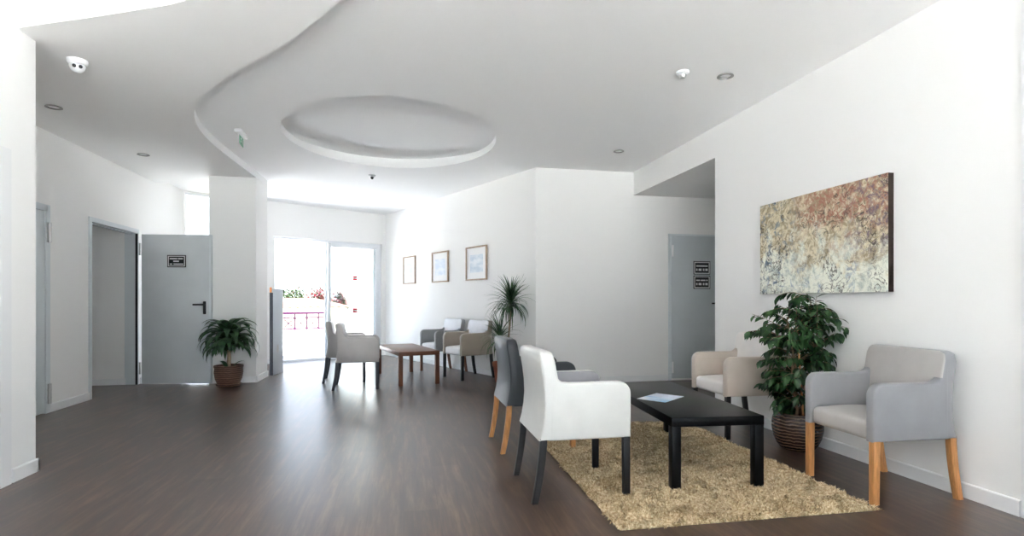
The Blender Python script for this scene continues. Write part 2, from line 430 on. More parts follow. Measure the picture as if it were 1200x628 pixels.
# left wall with the open doorway and a closed door
d0, d1, dz = 7.06, 8.205, 2.04
c0, c1, cz = 5.33, 6.275, 2.04
bm = slab(XL - .15, 4.1, XL, c0, 0, ZT); box(bm, (XL - .15, c1, 0), (XL, d0, ZT)); box(bm, (XL - .15, d1, 0), (XL, fL.y + .15, ZT))
box(bm, (XL - .15, d0, dz), (XL, d1, ZT)); box(bm, (XL - .15, c0, cz), (XL, c1, ZT))
wall('wall_left', bm)
# room behind the doorway
bm = slab(-5.3, d1 - .002, XL - .15, d1 + .1, 0, 2.6); box(bm, (-5.3, 5.6, 0), (-5.15, d1 + .1, 2.6)); box(bm, (-5.3, 5.5, 0), (XL - .15, 5.65, 2.6)); box(bm, (-5.3, 5.5, 2.5), (XL - .15, d1 + .1, 2.65))
wall('wall_side_room', bm)
# near left block (pillar) and wall behind the camera
bm = slab(XL - .15, YN, XP, 2.9, 0, ZT); box(bm, (XL - .15, 3.86, 0), (XP, 4.135, ZT)); box(bm, (XL - .15, 2.9, 2.03), (XP, 3.86, ZT)); box(bm, (XL - .15, 2.9, 0), (XP - .06, 3.86, 2.03))
wall('wall_pillar', bm)
bm = slab(-2.6, YN - .2, -2.15, YN, 0, ZT); box(bm, (2.95, YN - .2, 0), (3.4, YN, ZT)); box(bm, (-2.15, YN - .2, 2.6), (2.95, YN, 2.95))
box(bm, (-2.15, YN - .2, 0), (2.95, YN, .12)); box(bm, (-.6, YN - .2, 2.95), (2.95, YN, ZT)); box(bm, (-2.15, YN - .2, 3.9), (-.6, YN, ZT))
wall('wall_behind', bm)
# column
wall('wall_column', slab(-2.6, 8.1, -2.0, 8.72, 0, ZC + .02))

# ceilings -----------------------------------------------------------
def smooth_curve(pts, k=6):
    out = []
    P = [Vector((p[0], p[1])) for p in pts]
    for i in range(len(P) - 1):
        p0, p1, p2, p3 = P[max(i - 1, 0)], P[i], P[i + 1], P[min(i + 2, len(P) - 1)]
        for j in range(k):
            t = j / k
            q = 0.5 * ((2 * p1) + (p2 - p0) * t + (2 * p0 - 5 * p1 + 4 * p2 - p3) * t * t + (3 * p1 - p0 - 3 * p2 + p3) * t ** 3)
            out.append((q.x, q.y))
    out.append((P[-1].x, P[-1].y)); return out
Y2 = B.y + (-2.0 - B.x) / e.x * e.y      # far wall at x=-2
S = smooth_curve([(.36, YN), (.34, 0), (.28, 1.4), (.12, 2.3), (-.1, 2.82), (-.347, 3.23), (-.527, 3.506), (-.876, 3.982), (-1.239, 4.409), (-1.608, 4.911),
                  (-1.843, 5.369), (-1.985, 5.89), (-2.035, 6.5), (-2.025, 7.25), (-1.997, 8.09), (-1.997, 8.722)]) + [(-2.6, 8.722), (XL - .1, 8.722)]
N_ = smooth_curve([(-2.5, 4.012), (-2.125, 3.844), (-1.828, 3.713), (-1.54, 3.577), (-1.225, 3.413), (-.93, 3.15), (-.72, 2.75), (-.6, 2.2), (-.5, 1.4), (-.45, 0), (-.45, YN)])
cx, cy, ra, rb = -.12, 6.225, 1.145, 1.3
ell = lambda k, n=96: [(cx + (ra + k) * math.cos(2 * PI * i / n), cy + (rb + k) * math.sin(2 * PI * i / n)) for i in range(n)]
outer = S + [(XL - .1, fL.y + .1), (B.x + .1, B.y + .1), (A.x + .1, YB + .1), (XR + .1, YB + .1), (XR + .1, YN)]
bm = poly_plate(bmesh.new(), outer, [ell(0)], ZC)
# curved fascia down to the soffit
for p, q in zip(S, S[1:]): bm.faces.new([bm.verts.new(c) for c in ((p[0], p[1], ZS), (q[0], q[1], ZS), (q[0], q[1], ZC), (p[0], p[1], ZC))])
bmesh.ops.remove_doubles(bm, verts=bm.verts[:], dist=1e-4)
struct(link('ceiling', bm, CEIL))
# oval recess: lip, hidden cove, raised plate
bm = bmesh.new()
prof = [(0, ZC), (0, ZC + .078), (.18, ZC + .078), (.18, ZC + .165)]
rings = [[bm.verts.new((x, y, z)) for x, y in ell(k)] for k, z in prof]
for a, b in zip(rings, rings[1:]):
    for i in range(96): bm.faces.new((a[i], a[(i + 1) % 96], b[(i + 1) % 96], b[i]))
bm.faces.new(rings[-1])
bmesh.ops.remove_doubles(bm, verts=bm.verts[:], dist=1e-4)
struct(link('ceiling_recess', bm, CEIL))
# soffit between the two curves
outer = N_[::-1] + [(XL - .1, 4.012)] + S[::-1]
bm = poly_plate(bmesh.new(), outer, [], ZS)
for p, q in zip(N_, N_[1:]): bm.faces.new([bm.verts.new(c) for c in ((p[0], p[1], ZS), (q[0], q[1], ZS), (q[0], q[1], ZT), (p[0], p[1], ZT))])
bmesh.ops.remove_doubles(bm, verts=bm.verts[:], dist=1e-4)
struct(link('ceiling_soffit', bm, SOFF))
struct(link('ceiling_roof', slab(-5.6, YN - .4, 5.6, 9.6, ZT, ZT + .3), CEIL, smooth=0))
bm = poly_plate(bmesh.new(), [(-5.6, 9.5), (5.6, 9.5), (2.5, 9.6), (B.x + .3, B.y + .25), (fL.x - .4, fL.y + .1)], [], ZT, ZT + .3)
struct(link('ceiling_roof', bm, CEIL, smooth=0))


# baseboards -----------------------------------------------------------
bh, bt = .085, .014
def base(name, bm): return struct(link(name, bm, TRIM, smooth=0))
def bb(p, q, side):      # p,q on the wall face; side: unit vector into the room
    p, q, side = Vector(p + (0,)), Vector(q + (0,)), Vector(side + (0,))
    bm = bmesh.new(); v = []
    prof = [(0, 0), (bt, 0), (bt, bh - .006), (bt - .005, bh), (0, bh)]
    a = [bm.verts.new(p + side * u + Vector((0, 0, w))) for u, w in prof]; b = [bm.verts.new(q + side * u + Vector((0, 0, w))) for u, w in prof]
    for i in range(5): bm.faces.new((a[i], a[(i + 1) % 5], b[(i + 1) % 5], b[i]))
    bm.faces.new(a); bm.faces.new(b[::-1]); return bm
base('baseboard_right', bb((XR, 2.27), (XR, 5.116), (-1, 0)))
base('baseboard_back', bb((A.x - .01, YB), (3.66, YB), (0, -1)))
pq = A + pw * ((B - A).length)
base('baseboard_picture', bb((A.x, A.y), (pq.x, pq.y), (-pn.x, -pn.y)))
f1 = B + e * s1; f2 = B + e * sL
f2 = B + e * 2.72; base('baseboard_far', bb((f1.x, f1.y), (f2.x, f2.y), (-nf.x, -nf.y)))
base('baseboard_left', bb((XL, c1 + .045), (XL, d0 - .045), (1, 0)))
base('baseboard_left', bb((XL, d1 + .045), (XL, fL.y), (1, 0)))
bm = bb((XP, 3.905), (XP, 4.135 + bt), (1, 0)); b2 = bb((XL, 4.135), (XP + bt, 4.135), (0, 1)); merge(bm, b2); base('baseboard_pillar', bm)
bm = bb((-2.6, 8.1), (-2.0 + bt, 8.1), (0, -1)); merge(bm, bb((-2.0, 8.1 - bt), (-2.0, 8.72), (1, 0))); base('baseboard_column', bm)
base('baseboard_side_room', bb((-5.1, d1 - .002), (XL - .15, d1 - .002), (0, -1)))

# ------------------------------------------------------------------ doors
def hinge(parent, M, m=STEEL):
    bm = bmesh.new(); lathe(bm, [(0, -.08), (.013, -.08), (.013, .08), (0, .08)], 12, M)
    for k in (-.03, .03): lathe(bm, [(.0145, k - .003), (.0145, k + .003)], 12, M)
    return link('hinge', bm, m, parent)
def lever(parent, M, m=BLACKP):
    bm = BX((-.019, -.012, -.13), (.019, 0, .045), .008, M)
    box(bm, (-.135, -.058, -.011), (.012, -.038, .011), .006, M); box(bm, (-.012, -.055, -.012), (.012, -.005, .012), .003, M)
    return link('handle', bm, m, parent)
def sign(parent, M, w, h, rows, label):
    o = link('sign', BX((-w / 2, -.006, -h / 2), (w / 2, 0, h / 2), .002, M), BLACKP, parent)
    o['label'] = label
    bm = bmesh.new(); t = .011; a = .012
    for lo, hi in (((-w/2+a, h/2-a-t), (w/2-a, h/2-a)), ((-w/2+a, -h/2+a), (w/2-a, -h/2+a+t)), ((-w/2+a, -h/2+a+t), (-w/2+a+t, h/2-a-t)), ((w/2-a-t, -h/2+a+t), (w/2-a, h/2-a-t))):
        box(bm, (lo[0], -.0085, lo[1]), (hi[0], -.004, hi[1]), 0, M)
    link('border', bm, WHITEP, o, 0)
    bm = bmesh.new()
    for z, hh, bars in rows:
        for x0, x1 in bars: box(bm, (x0 * w, -.008, z * h - hh), (x1 * w, -.004, z * h + hh), 0, M)
    link('lettering', bm, WHITEP, o, 0)
    return o

# open grey door: frame in the left wall + leaf swung out against the column
fr = struct(empty('door_1', 'light grey metal doorway frame standing open in the left wall', 'doorway'))
bm = slab(XL - .162, d0 - .045, XL + .012, d0 + .008, 0, dz + .045); box(bm, (XL - .162, d1 - .008, 0), (XL + .004, d1 + .008, dz + .045)); box(bm, (XL - .162, d0, dz - .008), (XL + .012, d1, dz + .045))
box(bm, (XL - .10, d0, 0), (XL - .06, d0 + .02, dz)); box(bm, (XL - .10, d0, dz - .02), (XL - .06, d1, dz))
link('door_frame', bm, FRAMEG, fr, 0)
link('seal', slab(XL - .03, d1 - .014, XL - .004, d1 - .007, 0, dz - .01), BLACKP, fr, 0)
hp = Vector((-3.452, 8.16, 0)); tp = Vector((-2.552, 8.035, 0))
ML = frame_mat(hp, tp - hp); LW = (tp - hp).length
leaf = struct(empty('door_2', 'open grey metal door leaf with black lever handle beside the column', 'door'))
link('door_panel', BX((0, 0, .012), (LW, .045, 2.02), .004, ML), DOORL, leaf)
link('edge_strip', BX((LW - .028, -.003, .012), (LW - .004, 0.002, 2.02), 0, ML), FRAMEG, leaf, 0)
lever(leaf, ML @ Matrix.Translation((LW - .085, 0, 1.075)))
sign(leaf, ML @ Matrix.Translation((.458, 0, 1.66)), .245, .165, [(.2, .009, [(-.36, .04), (.08, .34)]), (-.01, .009, [(-.17, .13)]), (-.24, .008, [(-.36, -.22), (-.16, .36)])], 'black plate with white border and lettering')
link('latch_plate', BX((LW - .002, .012, .98), (LW + .003, .034, 1.2), .001, ML), STEEL, leaf)
for z in (.22, 1.82): hinge(leaf, Matrix.Translation((-3.476, 8.176, z)))

# closed door further forward in the left wall
cd = struct(empty('door_3', 'pale closed door with silver hinges beside the near pillar', 'door'))
bm = slab(XL - .1, c1 - .03, XL + .012, c1 + .04, 0, cz + .045); box(bm, (XL - .1, c0 - .04, 0), (XL + .012, c0 + .03, cz + .045)); box(bm, (XL - .1, c0, cz - .02), (XL + .012, c1, cz + .045))
link('door_frame', bm, FRAMEG, cd, 0)
link('door_panel', BX((XL - .045, c0 + .03, .008), (XL + .004, c1 - .032, cz - .022), .003), FRAMEG, cd)
for z in (.194, 1.808): hinge(cd, Matrix.Translation((XL + .03, c1 - .005, z)) @ Matrix.Scale(1.25, 4))
# door casing at the very left, in the pillar wall
d4 = struct(empty('door_4', 'white door casing at the left edge of the pillar wall', 'door'))
bm = slab(XP - .06, 3.79, XP + .015, 3.885, 0, 2.05); box(bm, (XP - .06, 2.88, 1.96), (XP + .015, 3.79, 2.05)); box(bm, (XP - .06, 2.88, 0), (XP + .015, 2.96, 1.96))
link('door_frame', bm, TRIM, d4, 0)
link('door_panel', slab(XP - .06, 2.96, XP - .02, 3.79, .01, 1.96), DOORG, d4, 0)
# grey door in the back wall
d5 = struct(empty('door_5', 'grey metal door with two black signs in the back wall recess', 'door'))
bx0, bx1 = 3.70, 4.62
bm = slab(bx0 - .03, YB - .014, bx0 + .012, YB + .01, 0, 2.075); box(bm, (bx1 - .012, YB - .014, 0), (bx1 + .03, YB + .01, 2.075)); box(bm, (bx0 - .03, YB - .014, 2.05), (bx1 + .03, YB + .01, 2.075))
link('door_frame', bm, FRAMEG, d5, 0)
link('door_panel', BX((bx0 + .012, YB - .03, .03), (bx1 - .012, YB + .01, 2.048), .003), DOORG, d5)
lever(d5, Matrix.Translation((4.44, YB - .03, 1.09)))
for z in (.19, 1.833): hinge(d5, Matrix.Translation((bx0 + .022, YB - .04, z)), WHITEP)
sign(d5, Matrix.Translation((4.174, YB - .03, 1.596)), .262, .19, [(.14, .009, [(-.34, .34)]), (-.14, .016, [(-.34, -.27), (-.2, -.03), (.06, .14), (.2, .34)])], 'upper black plate with white border')
sign(d5, Matrix.Translation((4.174, YB - .03, 1.392)), .262, .19, [(.14, .009, [(-.34, -.12), (-.07, .2), (.25, .34)]), (-.14, .016, [(-.34, -.27), (-.2, -.03), (.06, .14), (.2, .34)])], 'lower black plate with white border')
# casing at the right edge
d6 = struct(empty('door_6', 'white casing of a doorway at the near end of the right wall', 'door'))
bm = slab(XR - .012, 2.225, XR + .05, 2.262, 0, 2.66); box(bm, (XR - .012, 1.36, 2.6), (XR + .05, 2.225, 2.66)); box(bm, (XR - .012, 1.36, 0), (XR + .05, 1.395, 2.6))
link('door_frame', bm, TRIM, d6, 0)
link('door_panel', slab(XR + .015, 1.395, XR + .05, 2.225, .01, 2.6), DOORG, d6, 0)

# sliding glass door in the far wall (local x from -s1 to -s0, y outwards)
sd = struct(empty('window_1', 'white framed sliding glass door, left half slid open to the balcony', 'sliding door'))
bm = bmesh.new(); y0, y1 = .05, .16
box(bm, (-s1, y0, 0), (-s1 + .035, y1, zt), .003, MF); box(bm, (-s0 - .035, y0, 0), (-s0, y1, zt), .003, MF)
box(bm, (-s1, y0, zt - .04), (-s0, y1, zt), .003, MF); box(bm, (-s1, y0, 0), (-s0, y1, .035), .003, MF)
link('door_frame', bm, ALU, sd)
def sash(nm, xa, xb, ya):
    bm = bmesh.new(); w = .07
    box(bm, (xa, ya, .036), (xa + w, ya + .04, zt - .041), .004, MF); box(bm, (xb - w, ya, .036), (xb, ya + .04, zt - .041), .004, MF)
    box(bm, (xa + w, ya, zt - .041 - w), (xb - w, ya + .04, zt - .041), .003, MF); box(bm, (xa + w, ya, .036), (xb - w, ya + .04, .036 + w), .003, MF)
    o = link('sash', bm, ALU, sd)
    link('pane', BX((xa + w, ya + .018, .036 + w), (xb - w, ya + .022, zt - .041 - w), 0, MF), GLASS, o, 0)
    return o
sa = sash('sash', -1.235, -s0 - .036, .055)
sb = sash('sash', -1.265, -s0 - .066, .105)
hb = BX((-1.225, .03, 1.12), (-1.19, .052, 1.36), .006, MF); link('handle', hb, STEEL, sa)
for z in (1.585, .935):
    b2 = BX((-.705, .066, z - .045), (-.605, .072, z + .045), .002, MF); st = link('sticker', b2, RED, sa); st['label'] = 'red warning sticker on the glass'
    link('white_bar', BX((-.69, .063, z - .012), (-.62, .0655, z + .012), 0, MF), WHITEP, st, 0)
bm = bmesh.new()
for x, z, w, h in ((-.69, 2.03, .02, .13), (-.655, 2.07, .06, .02), (-.63, 2.01, .02, .09), (-.67, 1.97, .03, .05)): box(bm, (x, .066, z - h / 2), (x + w, .072, z + h / 2), .0, MF)
st = link('glass_mark', bm, PALEB, sa, 0); st['label'] = 'pale blue mark high on the glass'

w4 = struct(empty('window_5', 'tall narrow window in the far wall behind the column', 'window'))
bm = bmesh.new()
for a_, b_, za, zb in ((-3.69, -3.65, 0, 2.90), (-2.76, -2.72, 0, 2.90), (-3.65, -2.76, 0, .04), (-3.65, -2.76, 2.87, 2.90)): box(bm, (a_, .06, za), (b_, .12, zb), 0, MF)
link('window_frame', bm, ALU, w4, 0); link('pane', BX((-3.65, .088, .04), (-2.76, .092, 2.87), 0, MF), GLASS, w4, 0)
# windows behind the camera
def back_window(name, x0, x1, z0, z1, nx):
    w = struct(empty(name, None or 'large window in the wall behind the viewpoint', 'window'))
    bm = bmesh.new(); t = .05
    box(bm, (x0, YN - .12, z0), (x1, YN - .06, z0 + t)); box(bm, (x0, YN - .12, z1 - t), (x1, YN - .06, z1))
    for i in range(nx + 1):
        x = x0 + (x1 - x0 - t) * i / nx; box(bm, (x, YN - .12, z0 + t), (x + t, YN - .06, z1 - t))
    link('window_frame', bm, ALU, w, 0)
    link('pane', slab(x0 + t, YN - .092, x1 - t, YN - .088, z0 + t, z1 - t), GLASS, w, 0)
back_window('window_2', -2.15, 2.95, .12, 2.6, 4)
def side_fill_window(name, xa, xb, xg, y0, y1, z0, z1, k):  # added opening, out of view, to light the left walls and soffit
    w = struct(empty(name, 'unseen side window added behind the viewpoint to fill the left side with light', 'window')); bm = bmesh.new(); t = .05
    box(bm, (xa, y0, z0), (xb, y1, z0 + t)); box(bm, (xa, y0, z1 - t), (xb, y1, z1))
    for i in range(k + 1):
        y = y0 + (y1 - y0 - t) * i / k; box(bm, (xa, y, z0 + t), (xb, y + t, z1 - t))
    link('window_frame', bm, ALU, w, 0); link('pane', slab(xg - .002, y0 + t, xg + .002, y1 - t, z0 + t, z1 - t), GLASS, w, 0)
side_fill_window('fill_window_4', XR + .08, XR + .13, XR + .105, -3.2, 1.05, .12, 2.7, 3)
back_window('window_3', -2.15, -.6, 2.95, 3.9, 2)

# ------------------------------------------------------------------ ceiling fittings
def downlight(x, y, z, label):
    r = empty('ceiling_downlight', label, 'ceiling light', (x, y, z), 0, 'recessed ceiling downlights')
    link('trim_ring', lathe(bmesh.new(), [(.062, .0), (.064, -.007), (.044, -.008), (.043, 0), (.043, .02)], 32), RING, r)
    link('lamp', lathe(bmesh.new(), [(0, -.003), (.025, -.002), (.0425, .002)], 24), WHITEP, r)
downlight(2.521, 3.948, ZC, 'round recessed downlight near right wall beside the ceiling sensor')
downlight(2.528, 6.171, ZC, 'round recessed downlight in front of grey back wall')
downlight(-3.02, 5.5, ZS, 'round recessed downlight in soffit close to near left pillar')
downlight(-2.974, 7.077, ZS, 'round recessed downlight in soffit above the open doorway')
r = empty('ceiling_sensor', 'small white domed detector on ceiling beside the right hand downlight', 'detector', (2.146, 3.94, ZC), 0, 'ceiling detectors')
link('base', lathe(bmesh.new(), [(0, 0), (.05, 0), (.05, -.018), (.035, -.025), (.03, -.026)], 28), WHITEP, r)
link('sensor_head', lathe(bmesh.new(), [(.03, -.025), (.028, -.04), (.02, -.05), (0, -.053)], 24), STEEL, r)
r = empty('ceiling_sensor', 'small grey domed detector on ceiling just beyond the oval recess', 'detector', (-.441, 8.023, ZC), 0, 'ceiling detectors')
link('base', lathe(bmesh.new(), [(0, 0), (.05, 0), (.05, -.015), (.035, -.03), (.025, -.033)], 28), STEEL, r)
link('sensor_head', lathe(bmesh.new(), [(.025, -.032), (.02, -.05), (.01, -.06), (0, -.062)], 24), BLACKP, r)
# security camera
r = empty('ceiling_camera', 'white dome security camera with two dark lenses on the soffit', 'camera', (-2.27, 4.40, ZS))
link('base', lathe(bmesh.new(), [(0, 0), (.062, 0), (.062, -.018), (.052, -.034), (.04, -.036)], 32), WHITEP, r)
dv = (Vector((0, 0, 1.3)) - Vector((-2.27, 4.4, ZS - .05))).normalized()
sx = Vector((0, 0, 1)).cross(dv).normalized(); sy = dv.cross(sx)
b2 = bmesh.new(); bmesh.ops.create_uvsphere(b2, u_segments=28, v_segments=18, radius=.047, matrix=Matrix.Translation((0, 0, -.043)))
ball = link('camera_ball', b2, WHITEP, r)
for k in (-1, 1):
    c = Vector((0, 0, -.043)) + (dv * .92 + sx * .38 * k).normalized() * .046
    q = Matrix.Translation(c) @ (dv + sx * .3 * k).to_track_quat('Z', 'Y').to_matrix().to_4x4()
    link('lens', lathe(bmesh.new(), [(0, .004), (.009, .004), (.012, .002), (.012, -.004)], 18, q), LENS, ball)
# exit sign
r = empty('exit_sign', 'small white ceiling exit light with green pictogram by curved soffit edge', 'sign', (-1.70, 6.27, ZC), math.radians(93))
link('housing', BX((-.15, -.04, -.04), (.15, .04, 0), .016, None, 4), WHITEP, r)
pl = link('sign_panel', BX((-.1, -.003, -.15), (.1, .003, -.038), .001), WHITEP, r)
bm = bmesh.new()
for sg in (-1, 1):
    y0, y1 = sorted((sg * .0026, sg * .0042))
    for x0, x1, z0, z1 in ((-.09, -.03, -.14, -.048), (.075, .09, -.14, -.048), (-.03, .075, -.14, -.128), (-.03, .075, -.06, -.048)): box(bm, (x0, y0, z0), (x1, y1, z1))
    ym = sg * .004
    tube(bm, [(.03, ym, -.085), (.015, ym, -.105), (.04, ym, -.125)], .005, 6); tube(bm, [(.03, ym, -.085), (.0, ym, -.09), (-.012, ym, -.078)], .004, 6)
    tube(bm, [(.025, ym, -.1), (.0, ym, -.112), (-.015, ym, -.124)], .005, 6)
    lathe(bm, [(0, -.0015), (.009, -.0015), (.009, .0015), (0, .0015)], 12, Matrix.Translation((.036, ym, -.073)) @ Matrix.Rotation(PI / 2, 4, 'X'))
link('pictogram', bm, GREEN, pl, 0)

# ------------------------------------------------------------------ armchairs
def arc(cx_, cz_, r, a0, a1, n=6): return [(cx_ + r * math.cos(math.radians(a0 + (a1 - a0) * i / n)), cz_ + r * math.sin(math.radians(a0 + (a1 - a0) * i / n))) for i in range(n + 1)]
HW = .278
def armchair(label, loc, rz, m_out, m_arm, m_back, m_seat, m_leg, group=None, m_in=None):
    r = empty('armchair', label, 'chair', loc, rz, group)
    # local: front at x=0, back towards +x
    prof = [(0, .345)] + arc(.07, .595, .07, 180, 90, 7) + [(.36, .664), (.40, .668), (.425, .682), (.44, .71), (.448, .75), (.48, .75), (.48, .345)]
    for s in (-1, 1):
        a, b = (HW - .062, HW) if s > 0 else (-HW, -HW + .062)
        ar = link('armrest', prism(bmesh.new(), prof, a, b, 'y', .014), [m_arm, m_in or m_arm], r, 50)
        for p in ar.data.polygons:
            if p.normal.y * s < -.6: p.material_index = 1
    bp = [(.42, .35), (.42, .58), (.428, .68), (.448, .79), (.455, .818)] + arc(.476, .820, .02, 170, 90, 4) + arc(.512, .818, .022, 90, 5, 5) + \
         [(.532, .78), (.518, .70), (.508, .62), (.505, .54), (.510, .47), (.522, .40), (.537, .346)]
    bm = prism(bmesh.new(), bp, -HW + .001, HW - .001, 'y', .013)
    for v in bm.verts:
        if v.co.z > .785:
            q = min(1, (v.co.z - .785) / .055); v.co.y -= math.copysign(.045 * (1 - math.sqrt(max(0, 1 - q * q * .97))), v.co.y)
    br = link('backrest', bm, [m_back, m_seat], r, 50)
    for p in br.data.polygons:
        if p.normal.x < -.5: p.material_index = 1  # front takes the seat colour; paler tones there are painted window glare
    # seat: crowned cushion with a rolled front
    bm = BX((.006, -HW + .06, .345), (.43, HW - .06, .452), .028, None, 4)
    bmesh.ops.subdivide_edges(bm, edges=[ed for ed in bm.edges if ed.calc_length() > .2], cuts=7, use_grid_fill=True)
    for v in bm.verts:
        if v.co.z > .43:
            v.co.z += .022 * math.cos(PI * v.co.y / (2 * HW)) * math.sin(PI * min(1, max(0, v.co.x / .43)))
    link('seat', bm, m_seat, r, 50)
    t = .038
    for s in (-1, 1):
        y0, y1 = (HW - .004 - t, HW - .004) if s > 0 else (-HW + .004, -HW + .004 + t)
        bm = bmesh.new()
        prism(bm, [(.004, 0), (.004, .355), (.045, .355), (.041, 0)], y0, y1, 'y', .004, None, 2)
        link('leg', bm, m_leg, r, 50)
        prof2 = []; back = []
        for i in range(9):
            z = .36 * (1 - i / 8); k = (i / 8) ** 1.6
            prof2.append((.492 + .052 * k, z)); back.append((.532 + .046 * k, z))
        link('leg', prism(bmesh.new(), prof2 + back[::-1], y0, y1, 'y', .004, None, 2), m_leg, r, 50)
    return r
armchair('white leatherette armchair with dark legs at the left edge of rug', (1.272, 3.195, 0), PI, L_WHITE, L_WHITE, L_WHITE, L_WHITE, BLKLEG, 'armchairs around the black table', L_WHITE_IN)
armchair('charcoal grey armchair with honey wood legs behind the white armchair', (1.272, 4.21, 0), PI + .01, L_DARK, L_DARK, L_DARK, L_DARK, OAK, 'armchairs around the black table')
armchair('grey armchair with honey wood legs against the right wall', (2.530, 2.818, 0), math.radians(-2.2), L_GREY, L_GREY, L_GREY, L_GREY_GLARE, OAK, 'armchairs around the black table')
armchair('cream armchair with dark legs beyond the ficus near the grey door', (2.556, 4.262, 0), 0, L_BEIGE, L_BEIGE, L_BEIGE, L_BEIGE_GLARE, BLKLEG, 'armchairs around the black table')
armchair('stone coloured armchair nearest on the window side of the walnut table', (-.315, 7.42, 0), PI + .03, L_STONE, L_STONE, L_STONE, L_STONE, GREYLEG, 'armchairs around the walnut table')
armchair('stone coloured armchair behind the other one, closer to sliding door', (-.53, 8.09, 0), PI + .06, L_STONE, L_STONE, L_STONE, L_STONE, GREYLEG, 'armchairs around the walnut table')
aw = math.atan2(pn.y, pn.x)
def at_wall(p, half=.278):
    return p
fn = Vector((.80, 7.66, 0)); ff = fn + pw * .556; ce = (fn + ff) / 2
armchair('taupe armchair with dark legs in front of the spiky plant by the framed pictures', (ce.x, ce.y, 0), math.atan2(-pw.x, pw.y), L_TAUPE, L_TAUPE, L_TAUPE, L_PALE_GLARE, BLKLEG, 'armchairs around the walnut table')
fn2 = Vector((.575, 8.47, 0)) - pn * .10; ce2 = fn2 + pw * .278
armchair('mid grey armchair with brown legs second along the picture wall', (ce2.x, ce2.y, 0), math.atan2(-pw.x, pw.y), L_MID, L_MID, L_MID, L_PALE_GLARE, BRNLEG, 'armchairs around the walnut table')

# ------------------------------------------------------------------ tables
def low_table(name, label, loc, rz, W, L, Hh, m, group=None):
    r = empty(name, label, 'table', loc, rz, group)      # local origin: near left corner; x across, y along
    tk = .055; lg = .055
    link('tabletop', BX((0, 0, Hh - tk), (W, L, Hh), .003), m, r)
    for x in (0.0015, W - lg - .0015):
        for y in (0.0015, L - lg - .0015):
            link('leg', BX((x, y, 0), (x + lg, y + lg, Hh - tk + .001), .002), m, r)
    return r
low_table('coffee_table', 'long black wooden coffee table standing on the shaggy rug', (1.531, 2.935, .012), math.radians(-4.8), .57, 1.41, .43, BLKWOOD)
low_table('coffee_table', 'walnut brown coffee table between the armchairs near the sliding door', (-.062, 7.34, 0), math.radians(14), .56, 1.42, .45, WALNUT)
# brochure
MAG = print_mat('brochure_print', (120, 175, 215), (235, 240, 244), 3.0)
r = empty('brochure', 'open pale blue and white brochure lying on the black table', 'brochure', (1.772, 3.56, .4425), math.radians(38))
link('cover', BX((-.15, -.105, 0), (0, .105, .003), .0008), MAG, r); link('page', BX((0.001, -.105, 0), (.15, .105, .0025), .0008), mat('page_print', srgb(214, 222, 238), .35, .5, noise=.12, nscale=14), r)

# ------------------------------------------------------------------ rug
def make_rug():
    W, L = 1.445, 2.14
    bm = BX((0, 0, 0), (W, L, .012), .004)
    o = link('shaggy_rug', bm, RUG)
    o.location = (1.035, 2.51, 0.0); o.rotation_euler = (0, 0, math.radians(-1.0))
    tag(o, 'beige shaggy wool rug under the black coffee table', 'rug')
    rng = np.random.default_rng(3)
    n = 70000
    x = rng.uniform(-.008, W + .008, n); y = rng.uniform(-.008, L + .008, n)
    # clump field
    ph = rng.uniform(0, 6.28, (10,)); kx = rng.normal(0, 22, 10); ky = rng.normal(0, 22, 10)
    ang = np.zeros(n)
    for i in range(10): ang += np.sin(kx[i] * x + ky[i] * y + ph[i])
    ang = ang * 1.1 + rng.normal(0, .7, n)
    lean = np.clip(.9 + .35 * np.sin(9 * x + 3 * np.sin(7 * y)) + rng.normal(0, .25, n), .3, 1.5)
    ln = rng.uniform(.022, .036, n); w = rng.uniform(.0022, .0042, n)
    dx, dy = np.cos(ang), np.sin(ang); px, py = -dy, dx
    z0 = np.full(n, .008)
    z0[(x < 0) | (x > W) | (y < 0) | (y > L)] = .004
    co = np.empty((n, 6, 3), np.float32)
    for k, (s, ww) in enumerate(((0, 1), (.55, .9), (1, .25))):
        hl = np.sin(lean * s) / np.maximum(lean, .05) if False else None
        hx = ln * (s * np.sin(lean * (0.5 + .5 * s))); hz = np.maximum(ln * s * np.cos(lean * (0.3 + .7 * s)), .001)
        cxx, cyy, czz = x + dx * hx, y + dy * hx, z0 + hz
        co[:, 2 * k, 0] = cxx - px * w * ww; co[:, 2 * k, 1] = cyy - py * w * ww; co[:, 2 * k, 2] = czz
        co[:, 2 * k + 1, 0] = cxx + px * w * ww; co[:, 2 * k + 1, 1] = cyy + py * w * ww; co[:, 2 * k + 1, 2] = czz
    base_i = (np.arange(n) * 6)[:, None]
    quads = np.concatenate([base_i + np.array([0, 1, 3, 2]), base_i + np.array([2, 3, 5, 4])], 1).reshape(-1).astype(np.int32)
    me = bpy.data.meshes.new('pile'); me.vertices.add(n * 6); me.vertices.foreach_set('co', co.reshape(-1))
    nf_ = n * 2
    me.loops.add(nf_ * 4); me.loops.foreach_set('vertex_index', quads)
    me.polygons.add(nf_); me.polygons.foreach_set('loop_start', np.arange(nf_, dtype=np.int32) * 4); me.polygons.foreach_set('loop_total', np.full(nf_, 4, np.int32))
    me.update(); me.validate()
    p = linkme('pile', me, RUG, o, 0); p['kind'] = 'stuff'
make_rug()

